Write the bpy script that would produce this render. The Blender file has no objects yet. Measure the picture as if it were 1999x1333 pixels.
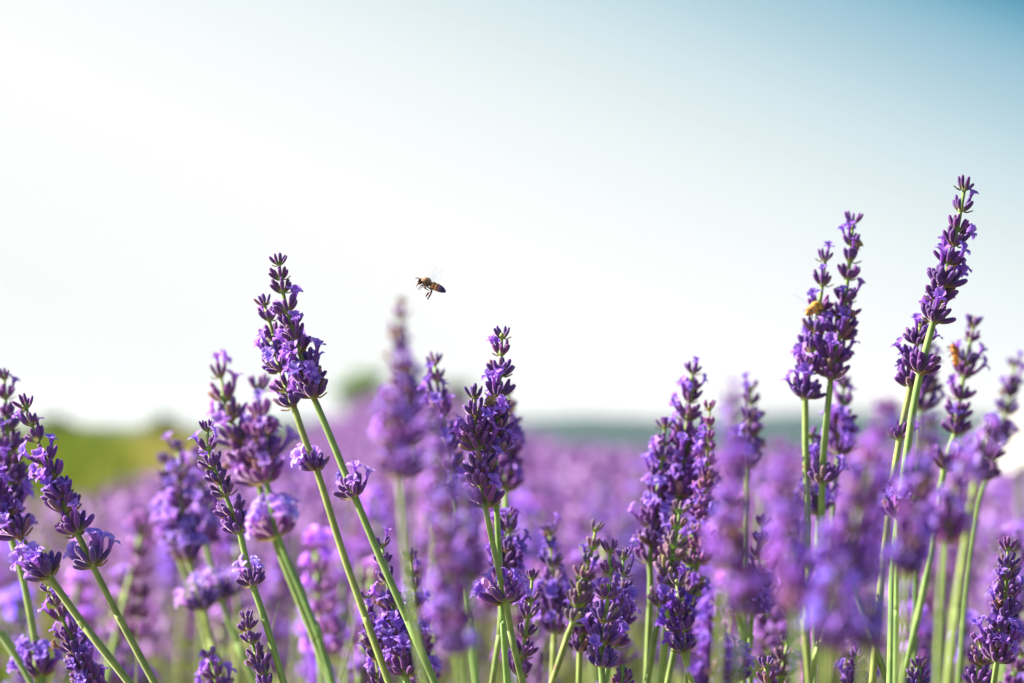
import bpy, math, random
import numpy as np
from mathutils import Vector, Matrix, noise

R = random.Random(11)
SC = bpy.context.scene
COL = SC.collection
rad = math.radians

# ------------------------------------------------------------------ camera
LENS, FOC, CAMZ = 85.0, 0.90, 0.62
K = 36.0 / LENS / 1999.0                 # metres per photo pixel at 1 m
HORIZ = 830.0
PITCH = math.atan((HORIZ - 666.5) * K)
camd = bpy.data.cameras.new('camera'); cam = bpy.data.objects.new('camera', camd); COL.objects.link(cam)
cam.location = (0, 0, CAMZ); cam.rotation_euler = (rad(90) + PITCH, 0, 0)
camd.lens = LENS; camd.sensor_width = 36; camd.clip_start = 0.02; camd.clip_end = 6000
camd.dof.use_dof = True; camd.dof.focus_distance = FOC
camd.dof.aperture_fstop = 85 / 11.2; camd.dof.aperture_blades = 0
SC.camera = cam
CR = Matrix.Rotation(rad(90) + PITCH, 3, 'X')

def P(px, py, d):
    """point seen at photo pixel (px,py), at depth d metres"""
    return Vector((0, 0, CAMZ)) + CR @ Vector(((px - 999.5) * K * d, -(py - 666.5) * K * d, -d))

# ------------------------------------------------------------------ light
SUN = Vector((-0.84, 0.16, 0.50)).normalized()
EL, AZ = math.asin(SUN.z), math.atan2(SUN.x, SUN.y)
SKY_STRENGTH = 0.10
w = bpy.data.worlds.new('World'); SC.world = w; w.use_nodes = True
nt = w.node_tree; nt.nodes.clear(); N = nt.nodes.new; L = nt.links.new
out = N('ShaderNodeOutputWorld'); bg = N('ShaderNodeBackground'); bg.inputs[1].default_value = SKY_STRENGTH
sky = N('ShaderNodeTexSky'); sky.sky_type = 'NISHITA'; sky.sun_disc = False
sky.sun_elevation = EL; sky.sun_rotation = AZ; sky.air_density = 1.0; sky.dust_density = 1.5; sky.ozone_density = 1.0
# hazy white low on the sunward side, deepening to blue upwards and away from the sun
EXPO = 1.62
tc = N('ShaderNodeTexCoord'); dot = N('ShaderNodeVectorMath'); dot.operation = 'DOT_PRODUCT'
dot.inputs[1].default_value = (0.37, 0.0, 0.93)
nrm = N('ShaderNodeVectorMath'); nrm.operation = 'NORMALIZE'
L(tc.outputs['Generated'], nrm.inputs[0]); L(nrm.outputs[0], dot.inputs[0])
dv = N('ShaderNodeMapRange'); dv.inputs['From Min'].default_value = -0.1; dv.inputs['From Max'].default_value = 0.4; L(dot.outputs['Value'], dv.inputs['Value'])
ramp = N('ShaderNodeValToRGB'); L(dv.outputs[0], ramp.inputs[0]); ramp.color_ramp.interpolation = 'LINEAR'
SKYCOL = [(-.1, (246, 251, 250)), (-.02, (245, 250, 249)), (.03, (251, 253, 252)), (.065, (254, 254, 254)), (.095, (248, 251, 252)), (.124, (237, 246, 248)), (.143, (227, 239, 241)), (.164, (212, 231, 237)),
          (.18, (196, 221, 230)), (.196, (176, 208, 222)), (.207, (163, 201, 218)), (.219, (140, 188, 209)), (.231, (102, 166, 192)), (.244, (66, 140, 174)), (.32, (40, 102, 152))]
cr = ramp.color_ramp
s2l = lambda v: ((v / 255 + .055) / 1.055) ** 2.4
while len(cr.elements) < len(SKYCOL): cr.elements.new(0.5)
for e, (p, c) in zip(cr.elements, SKYCOL): e.position = (p + .1) / .5; e.color = (*[s2l(v) for v in c], 1)
gain = N('ShaderNodeVectorMath'); gain.operation = 'SCALE'; gain.inputs['Scale'].default_value = 1.0 / (SKY_STRENGTH * 2 ** EXPO)
L(ramp.outputs[0], gain.inputs[0])
sp_ = N('ShaderNodeSeparateXYZ'); L(nrm.outputs[0], sp_.inputs[0])
mr = N('ShaderNodeMapRange'); mr.inputs['From Min'].default_value = .24; mr.inputs['From Max'].default_value = .5
L(sp_.outputs['Z'], mr.inputs['Value'])
mx = N('ShaderNodeMix'); mx.data_type = 'RGBA'
L(mr.outputs[0], mx.inputs['Factor']); L(gain.outputs[0], mx.inputs['A']); L(sky.outputs[0], mx.inputs['B'])
L(mx.outputs['Result'], bg.inputs[0]); L(bg.outputs[0], out.inputs[0])

sd = bpy.data.lights.new('sun', 'SUN'); sd.energy = 5.0; sd.angle = rad(0.5); sd.color = (1.0, 0.93, 0.82)
sun = bpy.data.objects.new('sun', sd); COL.objects.link(sun)
sun.rotation_euler = (-SUN).to_track_quat('-Z', 'Y').to_euler(); sun.location = SUN * 5

SC.view_settings.view_transform = 'Standard'; SC.view_settings.look = 'None'
SC.view_settings.gamma = 1; SC.view_settings.exposure = EXPO
SC.render.engine = 'CYCLES'
SC.cycles.use_denoising = True
SC.cycles.max_bounces = 8; SC.cycles.transparent_max_bounces = 8; SC.cycles.volume_bounces = 1
SC.cycles.use_adaptive_sampling = False
SC.cycles.sample_clamp_indirect = 6

# ------------------------------------------------------------------ materials
def mat(name):
    m = bpy.data.materials.new(name); m.use_nodes = True
    t = m.node_tree; t.nodes.clear()
    return m, t, t.nodes.new, t.links.new

def ramp_node(t, stops):
    r = t.nodes.new('ShaderNodeValToRGB')
    while len(r.color_ramp.elements) < len(stops): r.color_ramp.elements.new(0.5)
    for e, (p, c) in zip(r.color_ramp.elements, stops): e.position = p; e.color = (*c, 1)
    return r

def plant_mat(name, stops, src='t', trans=0.0, sheen=0.0, sheen_col=(1, .7, .95), rough=0.6, jitter=0.25, nscale=900, bump=0.0, hue=0.03, spec=0.3, dark=0.6):
    """colour ramp over attribute (along the organ) or noise, random tint per object and per organ, optional translucency"""
    m, t, N, L = mat(name)
    out = N('ShaderNodeOutputMaterial'); pr = N('ShaderNodeBsdfPrincipled')
    r = ramp_node(t, stops)
    tc = N('ShaderNodeTexCoord')
    nz = N('ShaderNodeTexNoise'); nz.inputs['Scale'].default_value = nscale; nz.inputs['Detail'].default_value = 3
    L(tc.outputs['Object'], nz.inputs['Vector'])
    if src == 'noise': L(nz.outputs['Fac'], r.inputs[0])
    else:
        a = N('ShaderNodeAttribute'); a.attribute_name = src; L(a.outputs['Fac'], r.inputs[0])
    hs = N('ShaderNodeHueSaturation'); L(r.outputs[0], hs.inputs['Color'])
    at = N('ShaderNodeAttribute'); at.attribute_name = 'tint'
    oi = N('ShaderNodeObjectInfo')
    m1 = N('ShaderNodeMath'); m1.operation = 'MULTIPLY_ADD'; m1.inputs[1].default_value = 2 * hue; m1.inputs[2].default_value = 0.5 - hue
    L(oi.outputs['Random'], m1.inputs[0]); L(m1.outputs[0], hs.inputs['Hue'])
    ad = N('ShaderNodeMath'); ad.operation = 'ADD'; L(at.outputs['Fac'], ad.inputs[0]); L(nz.outputs['Fac'], ad.inputs[1])
    m2 = N('ShaderNodeMath'); m2.operation = 'MULTIPLY_ADD'; m2.inputs[1].default_value = 2 * jitter; m2.inputs[2].default_value = 1 - 2 * jitter
    L(ad.outputs[0], m2.inputs[0]); L(m2.outputs[0], hs.inputs['Value'])
    mu = N('ShaderNodeMix'); mu.data_type = 'RGBA'; mu.blend_type = 'MULTIPLY'; mu.inputs['Factor'].default_value = 1
    L(hs.outputs[0], mu.inputs['A']); L(oi.outputs['Color'], mu.inputs['B'])
    col = mu.outputs['Result']
    L(col, pr.inputs['Base Color']); pr.inputs['Roughness'].default_value = rough
    pr.inputs['Specular IOR Level'].default_value = spec
    if sheen:
        pr.inputs['Sheen Weight'].default_value = sheen; pr.inputs['Sheen Roughness'].default_value = 0.35
        pr.inputs['Sheen Tint'].default_value = (*sheen_col, 1)
    if bump:
        b = N('ShaderNodeBump'); b.inputs['Strength'].default_value = bump; b.inputs['Distance'].default_value = 0.0003
        L(nz.outputs['Fac'], b.inputs['Height']); L(b.outputs[0], pr.inputs['Normal'])
    if trans:
        tr = N('ShaderNodeBsdfTranslucent'); L(col, tr.inputs['Color'])
        ms = N('ShaderNodeMixShader'); ms.inputs[0].default_value = trans
        L(pr.outputs[0], ms.inputs[1]); L(tr.outputs[0], ms.inputs[2]); L(ms.outputs[0], out.inputs[0])
    else: L(pr.outputs[0], out.inputs[0])
    return m

M_CAL = plant_mat('calyx', [(0.0, (.26, .30, .08)), (0.18, (.20, .16, .10)), (0.36, (.15, .055, .22)), (0.8, (.13, .036, .245)), (1.0, (.24, .09, .35))],
                  trans=0.15, sheen=0.9, jitter=0.22, bump=0.5, nscale=1500)
M_PET = plant_mat('petal', [(0.0, (.24, .07, .42)), (0.35, (.30, .12, .62)), (1.0, (.41, .23, .80))], trans=0.42, jitter=0.12, rough=0.5, nscale=500, hue=0.02, spec=.2)
M_STEM = plant_mat('stem', [(0.27, (.20, .13, .06)), (0.33, (.11, .19, .04)), (0.7, (.22, .32, .08))], src='noise', nscale=140, jitter=0.12, bump=.6, rough=.6, sheen=.3, sheen_col=(.9, 1, .8), trans=0.06, spec=.25)
def overlay(m, attr, lo, hi, colr, amount):
    """mix a second colour in where the attribute lies between lo and hi (pale stem ridges, browned buds)"""
    t = m.node_tree; hs = next(n for n in t.nodes if n.type == 'HUE_SAT'); r = next(n for n in t.nodes if n.type == 'VALTORGB')
    a = t.nodes.new('ShaderNodeAttribute'); a.attribute_name = attr
    q = t.nodes.new('ShaderNodeMapRange'); q.inputs['From Min'].default_value = lo; q.inputs['From Max'].default_value = hi; q.inputs['To Max'].default_value = amount
    t.links.new(a.outputs['Fac'], q.inputs['Value'])
    x = t.nodes.new('ShaderNodeMix'); x.data_type = 'RGBA'; x.inputs['B'].default_value = (*colr, 1)
    t.links.new(q.outputs[0], x.inputs['Factor']); t.links.new(r.outputs[0], x.inputs['A']); t.links.new(x.outputs['Result'], hs.inputs['Color'])
next(n for n in M_STEM.node_tree.nodes if n.type == 'MIX' and n.blend_type == 'MULTIPLY').inputs['Factor'].default_value = 0   # stems keep their own green
overlay(M_STEM, 't', 0, 1, (.42, .50, .18), .4)
overlay(M_CAL, 'tint', .90, .96, (.20, .12, .07), .75)
M_BRACT = plant_mat('bract', [(0.0, (.28, .30, .09)), (1.0, (.24, .14, .08))], trans=0.3, jitter=0.15)
M_WITHER = plant_mat('withered_petal', [(0.0, (.16, .08, .07)), (1.0, (.32, .19, .13))], trans=0.3, jitter=0.15)
M_FPET = plant_mat('field_petal', [(0.0, (.14, .05, .18)), (.3, (.25, .10, .32)), (0.65, (.43, .22, .54)), (1.0, (.66, .46, .74))], src='tint', trans=0.35, jitter=0.12, nscale=30, hue=0)
M_FSTEM = plant_mat('field_stem', [(0.0, (.26, .33, .08)), (1.0, (.52, .54, .22))], src='tint', trans=0.3, jitter=0.15, nscale=20, hue=0)
M_FOL = plant_mat('grey_green_leaf', [(0.0, (.12, .17, .07)), (1.0, (.26, .30, .15))], src='tint', trans=0.25, jitter=0.15, nscale=20, hue=0)
M_GRASS = plant_mat('meadow_grass', [(0.0, (.15, .22, .012)), (0.75, (.26, .32, .03)), (1.0, (.46, .37, .09))], src='tint', trans=0.3, jitter=0.15, nscale=3, hue=0)
M_LEAF = plant_mat('tree_leaf', [(0.0, (.06, .16, .008)), (1.0, (.13, .28, .015))], src='tint', trans=0.3, jitter=0.2, nscale=2, hue=0)
M_BARK = plant_mat('bark', [(0.3, (.10, .07, .05)), (.7, (.2, .16, .12))], src='noise', nscale=8, jitter=.1)
M_SOIL = plant_mat('soil', [(0.3, (.20, .16, .09)), (.7, (.30, .24, .15))], src='noise', nscale=5, jitter=.1)
M_HILL = plant_mat('wooded_hill', [(0.3, (.010, .036, .032)), (.7, (.018, .052, .042))], src='noise', nscale=.05, jitter=.1, hue=0)
M_WHITE = plant_mat('white_petal', [(0.0, (.75, .74, .6)), (1.0, (.88, .87, .84))], trans=0.2, jitter=0.02, hue=0)
M_CHITIN = plant_mat('dark_chitin', [(0.3, (.045, .018, .030)), (.7, (.09, .04, .045))], src='noise', nscale=900, jitter=.1, rough=.35, spec=.5)
M_FUR = plant_mat('bee_fur', [(0.0, (.35, .2, .08)), (1.0, (.78, .6, .36))], trans=.3, jitter=.15)
M_GFUR = plant_mat('golden_thorax', [(.3, (.5, .26, .06)), (.7, (.75, .42, .12))], src='noise', nscale=900, jitter=.1, hue=0)
M_GFUR2 = plant_mat('golden_fur', [(0, (.8, .36, .08)), (1, (1.0, .55, .18))], trans=.3, jitter=.1)
M_EYE = plant_mat('bee_eye', [(0.3, (.012, .006, .012)), (.7, (.02, .01, .02))], src='noise', nscale=900, jitter=.1, rough=.15, spec=.6)
# abdomen: amber and dark bands along attribute t
M_ABD = plant_mat('banded_abdomen', [(0.0, (.12, .04, .02)), (.10, (.10, .03, .02)), (.11, (.62, .30, .08)), (.21, (.50, .22, .05)), (.24, (.12, .03, .02)),
                  (.31, (.14, .04, .03)), (.34, (.66, .38, .16)), (.42, (.50, .20, .07)), (.45, (.10, .03, .04)), (.52, (.14, .04, .06)), (.55, (.45, .25, .2)), (.60, (.06, .03, .10)), (.67, (.07, .04, .14)), (.69, (.22, .16, .28)), (.70, (.03, .02, .09)), (1.0, (.025, .018, .09))],
                  jitter=.06, rough=.4, hue=0, bump=.3)
M_GOLD = plant_mat('golden_abdomen', [(0.0, (.85, .32, .04)), (.25, (.92, .42, .07)), (.45, (.45, .14, .03)), (.55, (.88, .36, .06)), (.72, (.25, .09, .03)), (1.0, (.5, .22, .05))], jitter=.06, rough=.4, hue=0)
m, t, N_, L_ = mat('bee_wing'); M_WING = m
o_ = N_('ShaderNodeOutputMaterial'); tp = N_('ShaderNodeBsdfTransparent'); tp.inputs[0].default_value = (.97, .98, 1, 1)
gl = N_('ShaderNodeBsdfPrincipled'); gl.inputs['Base Color'].default_value = (.75, .78, .8, 1); gl.inputs['Roughness'].default_value = .15
vo = N_('ShaderNodeTexVoronoi'); vo.feature = 'DISTANCE_TO_EDGE'; vo.inputs['Scale'].default_value = 900
tco = N_('ShaderNodeTexCoord'); L_(tco.outputs['Object'], vo.inputs['Vector'])
mr_ = N_('ShaderNodeMapRange'); mr_.inputs['From Max'].default_value = .08; mr_.inputs['To Min'].default_value = .2; mr_.inputs['To Max'].default_value = .05
L_(vo.outputs['Distance'], mr_.inputs['Value'])
mxs = N_('ShaderNodeMixShader'); L_(mr_.outputs[0], mxs.inputs[0]); L_(tp.outputs[0], mxs.inputs[1]); L_(gl.outputs[0], mxs.inputs[2]); L_(mxs.outputs[0], o_.inputs[0])

# ------------------------------------------------------------------ mesh helper
class MB:
    def __init__(s): s.v = []; s.f = []; s.m = []; s.t = []; s.c = []; s.mats = []
    def mi(s, m):
        if m not in s.mats: s.mats.append(m)
        return s.mats.index(m)
    def add(s, vs, fs, m, ts=None, tint=0.5):
        o = len(s.v); s.v += [tuple(v) for v in vs]; k = s.mi(m)
        s.f += [tuple(i + o for i in f) for f in fs]; s.m += [k] * len(fs)
        s.t += list(ts) if ts is not None else [0.5] * len(vs); s.c += [tint] * len(vs)
    def mesh(s, name):
        me = bpy.data.meshes.new(name); me.from_pydata(s.v, [], s.f)
        for m in s.mats: me.materials.append(m)
        me.polygons.foreach_set('material_index', s.m)
        me.polygons.foreach_set('use_smooth', [True] * len(s.f))
        for nm, arr in (('t', s.t), ('tint', s.c)):
            me.attributes.new(nm, 'FLOAT', 'POINT').data.foreach_set('value', arr)
        me.update(); return me

def frame(z, up=Vector((0, 0, 1))):
    z = z.normalized(); x = up.cross(z)
    if x.length < 1e-4: x = Vector((1, 0, 0)).cross(z)
    x.normalize(); return x, z.cross(x), z

def tube(mb, pts, radii, sides, m, ts=None, tint=.5, rib=0.0, cap=True):
    vs, fs, tt = [], [], []
    n = len(pts); up = None
    for i, p in enumerate(pts):
        d = pts[min(i + 1, n - 1)] - pts[max(i - 1, 0)]
        if up is None: x, y, z = frame(d)
        else:
            z = d.normalized(); x = (up - z * up.dot(z)); x.normalize(); y = z.cross(x)
        up = x
        for k in range(sides):
            a = 2 * math.pi * k / sides
            r = radii[i] * (1 + (rib if k % 2 == 0 else -rib))
            vs.append(p + x * (r * math.cos(a)) + y * (r * math.sin(a))); tt.append((1.0 if k % 2 == 0 else 0.0) if rib > .15 else (ts[i] if ts else i / (n - 1)))
    for i in range(n - 1):
        for k in range(sides):
            a = i * sides + k; b = i * sides + (k + 1) % sides
            fs.append((a, b, b + sides, a + sides))
    if cap:
        fs.append(tuple(reversed(range(sides)))); fs.append(tuple(range((n - 1) * sides, n * sides)))
    mb.add(vs, fs, m, tt, tint)

def link(name, data, parent=None, mw=None, color=None):
    o = bpy.data.objects.new(name, data); COL.objects.link(o)
    if parent is not None: o.parent = parent
    if mw is not None: o.matrix_local = mw
    if color: o.color = color
    return o

def tag(o, label=None, cat=None, group=None, kind=None):
    if label: o['label'] = label
    if cat: o['category'] = cat
    if group: o['group'] = group
    if kind: o['kind'] = kind
    return o

# ------------------------------------------------------------------ lavender organs
MM = 0.001
def calyx(mb, base, d, L_, Rr, tint, axis, lo=False):
    """a ribbed barrel bud, bending a little towards the spike axis"""
    prof = [(0, .42), (.10, .62), (.3, .92), (.55, 1.05), (.78, .95), (.93, .72), (1.0, .34)] if not lo else [(0, .4), (.3, .95), (.7, 1.0), (1, .35)]
    pts = []
    for t_, _ in prof:
        pts.append(base + d * (L_ * t_) + axis * (L_ * 0.16 * t_ * t_))
    tube(mb, pts, [Rr * r for _, r in prof], 6 if lo else 10, M_CAL, [t_ for t_, _ in prof], tint, 0.0 if lo else 0.07)
    return pts[-1], (pts[-1] - pts[-3]).normalized()

def petal(mb, o, x, y, z, ln, wd, curl, tint, m=None, nu=5, nv=5, seed=0):
    """a lobe: starts at o heading along y, outward normal z"""
    rr = random.Random(seed); ph = rr.random() * 6; fr = rr.uniform(2, 4)
    vs, fs, ts = [], [], []
    for i in range(nv):
        v = i / (nv - 1)
        wv = wd * (0.45 + 0.75 * math.sin(min(1, v * 1.05) * math.pi * .72)) * (1 if v < .9 else .72)
        bend = curl * v * v
        for j in range(nu):
            u = j / (nu - 1) * 2 - 1
            k = 1 - 0.18 * abs(u) ** 2 * v - (0.10 if (abs(u) < .3 and v > .95) else 0)
            yy = ln * v * k; zz = bend * ln - 0.22 * wd * u * u + 0.22 * ln * v * math.sin(fr * u * 2 + ph + v * 2)
            vs.append(o + x * (u * wv * .5) + y * (yy * math.cos(bend * .8)) + z * zz); ts.append(.35 + .65 * v)
    for i in range(nv - 1):
        for j in range(nu - 1):
            a = i * nu + j; fs.append((a, a + 1, a + 1 + nu, a + nu))
    mb.add(vs, fs, m or M_PET, ts, tint)

def blossom_into(mb, o, d, up, s, seed, m=None, lo=False):
    """two-lipped corolla: tube then two broad upper and three smaller lower lobes"""
    rr = random.Random(seed); m = m or M_PET
    z = d.normalized(); y = (up - z * up.dot(z)).normalized(); x = y.cross(z)
    tl = rr.uniform(1.8, 3.4) * MM * s
    pts = [o - z * 1.2 * MM * s, o + z * tl * .5, o + z * tl]
    tube(mb, pts, [.65 * MM * s, .8 * MM * s, 1.25 * MM * s], 6 if lo else 8, m, [0, .2, .35], rr.random(), cap=False)
    e = o + z * tl
    for k, (a, ln, wd) in enumerate([(28, 3.6, 3.3), (-28, 3.6, 3.3), (180, 2.7, 2.3), (112, 2.5, 2.1), (-112, 2.5, 2.1)]):
        a = rad(a + rr.uniform(-12, 12)); out_ = y * math.cos(a) + x * math.sin(a)
        op = rr.uniform(.0, .75) if k < 2 else rr.uniform(.4, 1.5)       # how far the lobe opens
        yd = (z * math.cos(op) + out_ * math.sin(op)); zd = (out_ * math.cos(op) - z * math.sin(op)); xd = yd.cross(zd)
        petal(mb, e + out_ * .9 * MM * s, xd, yd, zd, ln * MM * s * rr.uniform(.85, 1.15), wd * MM * s * rr.uniform(.85, 1.15), rr.uniform(.1, .55), rr.random(), m, 3 if lo else 5, 3 if lo else 5, seed * 7 + k)

def bract(mb, d, side, s, tint):
    vs = []; ln = 4.5 * MM * s; wd = 2.2 * MM * s
    o = d * 1.0 * MM * s
    o2 = Vector((0, 0, -0.3 * MM * s))
    for v, wv, h in ((0, .35, 0), (.3, 1, -.1), (.65, .7, .05), (1, .05, .28)):
        for u in (-1, 0, 1): vs.append(o + o2 + d * (ln * v) + side * (u * wv * wd * .5) + Vector((0, 0, ln * (h - .0 + .12 * abs(u)))))
    fs = [(i * 3 + j, i * 3 + j + 1, i * 3 + j + 4, i * 3 + j + 3) for i in range(3) for j in range(2)]
    mb.add(vs, fs, M_BRACT, [0, 0, 0, .4, .4, .4, .8, .8, .8, 1, 1, 1], tint)

Z = Vector((0, 0, 1))
def make_whorl(kind, seed, lo=False):
    """returns mesh and the list of calyx mouths (point, direction) in whorl space; whorl attaches at z=0, axis +z"""
    rr = random.Random(seed); mb = MB(); tips = []
    rows = {'full': [(8, 62, 1.0, 0.0), (7, 42, 1.0, .9), (4, 22, .9, 1.8)],
            'mid': [(7, 49, .98, 0.0), (4, 27, .92, 1.0)],
            'sparse': [(5, 37, .92, 0.0), (3, 18, .86, .9)],
            'tip': [(5, 34, .9, 0), (2, 12, .8, .8)]}[kind]
    for n, inc, ls, z0 in rows:
        ph = rr.random() * 6.28
        for k in range(n):
            # two opposed cymes: bunch the azimuths
            a = ph + 2 * math.pi * (k + rr.uniform(-.28, .28)) / n; a += 0.22 * math.sin(2 * a)
            i_ = rad(inc + rr.uniform(-11, 11))
            d = Vector((math.cos(a) * math.sin(i_), math.sin(a) * math.sin(i_), math.cos(i_)))
            out_ = Vector((math.cos(a), math.sin(a), 0))
            b = out_ * 0.8 * MM + Z * (z0 + rr.uniform(-.3, .4)) * MM
            b2 = b + (out_ * .8 + Z * .25) * MM * 1.0
            if not lo: tube(mb, [b - out_ * .4 * MM, b2 + d * .3 * MM], [.45 * MM, .55 * MM], 6, M_CAL, [0, .02], .6, cap=False)
            p, dd = calyx(mb, b2, d, rr.uniform(4.8, 6.5) * ls * MM, rr.uniform(.84, 1.08) * MM * (.98 if kind != 'tip' else .85), rr.random(), Z, lo)
            tips.append((p, dd, rr.random()))
    if not lo:
        nb = 2 if kind in ('full', 'mid') else 1
        for k in range(nb):
            a = rr.random() * 6.28; bract(mb, Vector((math.cos(a), math.sin(a), -.1)), Vector((-math.sin(a), math.cos(a), 0)), 1.0, rr.random())
        # green receptacle
        pts = [Vector((0, 0, h * MM)) for h in (-.9, -.2, .6, 1.6, 2.6)]
        tube(mb, pts, [q * MM for q in (.8, 1.25, 1.5, 1.2, .6)], 8, M_STEM, None, .5)
    return mb, tips

WH = {k: [] for k in ('full', 'mid', 'sparse', 'tip')}
for k in WH:
    for s in range(7):
        mb, tips = make_whorl(k, hash_ := (s * 31 + {'full': 1, 'mid': 2, 'sparse': 3, 'tip': 4}[k] * 1000))
        WH[k].append((mb.mesh('whorl_' + k), tips))
BL = []
for s in range(10):
    mb = MB(); blossom_into(mb, Vector(), Z, Vector((0, 1, 0)), 1.0, 500 + s); BL.append(mb.mesh('blossom'))
mb = MB(); blossom_into(mb, Vector(), Z, Vector((0, 1, 0)), .8, 777, M_WITHER); BLW = mb.mesh('withered_blossom')

def catmull(pts, per=6):
    if len(pts) < 3: 
        return [pts[0].lerp(pts[-1], i / per) for i in range(per + 1)]
    q = [pts[0] * 2 - pts[1]] + pts + [pts[-1] * 2 - pts[-2]]; res = []
    for i in range(1, len(q) - 2):
        a, b, c, d = q[i - 1:i + 3]
        for k in range(per):
            t_ = k / per
            res.append(0.5 * (2 * b + (c - a) * t_ + (2 * a - 5 * b + 4 * c - d) * t_ ** 2 + (3 * b - a - 3 * c + d) * t_ ** 3))
    res.append(pts[-1]); return res

def axis_matrix(p, d, roll, s):
    x, y, z = frame(d, Vector((0.02, -1, 0.01)))
    m = Matrix((x, y, z)).transposed().to_4x4()
    return Matrix.Translation(p) @ m @ Matrix.Rotation(roll, 4, 'Z') @ Matrix.Scale(s, 4)

GR = 'lavender stems in and near the focus of the photo'
def lavender(label, d, spike, stem=(), n=None, s=1.0, b=.12, outl=(), kind='auto', color=(1, 1, 1, 1), group=None, dd=0.0, wither=0.006, stem_r=1.08, pcolor=None, cat='lavender', seed=None):
    """spike: photo points from its tip to its lowest whorl; stem: points below; outl: [(px,py,scale,b)] whorls set apart on the stem.
       d depth of the spike, d+dd the depth where the stem leaves the frame"""
    if d < .86: stem_r = stem_r * .8
    rr = random.Random(seed if seed is not None else int(spike[0][0] * 7 + spike[0][1] * 3))
    allp = list(spike) + list(stem)
    ys = [p[1] for p in allp]; y0, y1 = ys[0], max(ys[-1], ys[0] + 1)
    def dep(y): return d + dd * max(0.0, min(1.2, (y - y0) / max(300.0, (y1 - y0))))
    sp = [P(x, y, dep(y)) for x, y in spike]; st = [P(x, y, dep(y)) for x, y in stem]
    lastd = (sp + st)[-1] - (sp + st)[-2]; lastd.normalize()
    e = (sp + st)[-1]; h = e.z
    if lastd.z > -.6: lastd = (lastd + Vector((0, 0, -.8))).normalized()
    q1 = e + lastd * (h * .45 / -lastd.z) * 1.0
    hd = Vector((lastd.x, lastd.y, 0)) * (h * .55 / -lastd.z)
    q2 = q1 + hd * .45 + Vector((0, 0, -q1.z))
    root = link('lavender', None); root.location = q2
    tag(root, label, cat, group)
    rail = catmull(sp, 8)
    # cumulative length
    cum = [0]
    for i in range(1, len(rail)): cum.append(cum[-1] + (rail[i] - rail[i - 1]).length)
    def at(l):
        l = max(0, min(cum[-1], l))
        for i in range(1, len(cum)):
            if cum[i] >= l:
                f = (l - cum[i - 1]) / max(1e-9, cum[i] - cum[i - 1]); return rail[i - 1].lerp(rail[i], f), (rail[i - 1] - rail[i]).normalized()
        return rail[-1], (rail[-2] - rail[-1]).normalized()
    Ls = cum[-1]; head = 5.2 * MM * s
    if n is None: n = max(2, int(round((Ls - head) / (6.7 * MM * s))) + 1)
    top, _ = at(head)
    # stem mesh
    path = [at(head + 1e-5)[0]] + [at(head + (Ls - head) * k / 4)[0] for k in range(1, 5)] + catmull([sp[-1]] + st + [q1, q2], 6)[1:]
    mb = MB(); nn = len(path)
    radii = [(.55 + .1 * min(k, 4)) * MM * s * stem_r / 1.08 if k < 5 else stem_r * MM * s * (1 + .25 * (k - 5) / nn) for k in range(nn)]
    tube(mb, [p - q2 for p in path], radii, 8, M_STEM, None, rr.random(), .17)
    link('stem', mb.mesh('stem'), root)
    spots = []
    for k in range(n):
        f = k / (n - 1) if n > 1 else 1
        l = head + (Ls - head) * (f + (rr.uniform(-.22, .22) / n if 0 < k < n - 1 else 0))
        p, ax = at(l)
        if kind == 'auto':
            kd = 'tip' if k == 0 else ('sparse' if f < .3 else ('mid' if f < .62 else rr.choice(['mid', 'full', 'full'])))
        elif kind == 'thin': kd = 'tip' if k == 0 else rr.choice(['sparse', 'sparse', 'mid'])
        elif kind == 'dense': kd = 'tip' if k == 0 else ('mid' if f < .3 else 'full')
        size = s * (.72 + .31 * min(1, f * 1.25)) * rr.uniform(.93, 1.07)
        bb = b(f) if callable(b) else b
        spots.append((p, ax, kd, size, bb))
    full = path
    for (ox, oy, os_, ob) in outl:
        tgt = P(ox, oy, dep(oy))
        i = min(range(1, nn - 1), key=lambda j: (full[j] - tgt).length)
        # closest point on neighbouring segments
        best = None
        for j in (i - 1, i):
            a, c = full[j], full[j + 1]; u = max(0, min(1, (tgt - a).dot(c - a) / (c - a).length_squared)); q = a.lerp(c, u)
            if best is None or (q - tgt).length < best[0]: best = ((q - tgt).length, q, (a - c).normalized())
        spots.append((best[1], best[2], 'full', s * os_, ob + 10 * (ob > .25)))
    for (p, ax, kd, size, bb) in spots:
        pl = bb > 5; bb = bb - 10 if pl else bb
        if kd == 'tip': bb *= .2
        me, tips = rr.choice(WH[kd])
        ax = (ax + Vector((rr.uniform(-.1, .1), rr.uniform(-.1, .1), 0))).normalized()
        M = axis_matrix(p - q2, ax, rr.random() * 6.28, size)
        c = tuple(color[i] * rr.uniform(.9, 1.1) for i in range(3)) + (1,)
        wo = link('whorl', me, root, M, c)
        for (tp, td, q) in tips:
            q = rr.random()
            if q < bb:
                x, y, z = frame((td + Z * rr.uniform(.15, .9)).normalized(), Z); mm = Matrix((x, y, z)).transposed().to_4x4()
                bm = Matrix.Translation(tp) @ mm @ Matrix.Rotation(rr.uniform(-.4, .4), 4, 'Z') @ Matrix.Scale(rr.uniform(.75, 1.05), 4)
                v = rr.uniform(.85, 1.15)
                pc = pcolor or (1, 1, 1)
                if pl: pc = (pc[0] * 1.35, pc[1] * 1.5, pc[2] * 1.2)
                link('blossom', rr.choice(BL), wo, bm, (pc[0] * v, pc[1] * v, pc[2] * v, 1))
            elif q < bb + wither and (kd != 'tip' or wither > .1):
                x, y, z = frame(td, Z); mm = Matrix((x, y, z)).transposed().to_4x4()
                link('withered_blossom', BLW, wo, Matrix.Translation(tp) @ mm)
    return root

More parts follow.
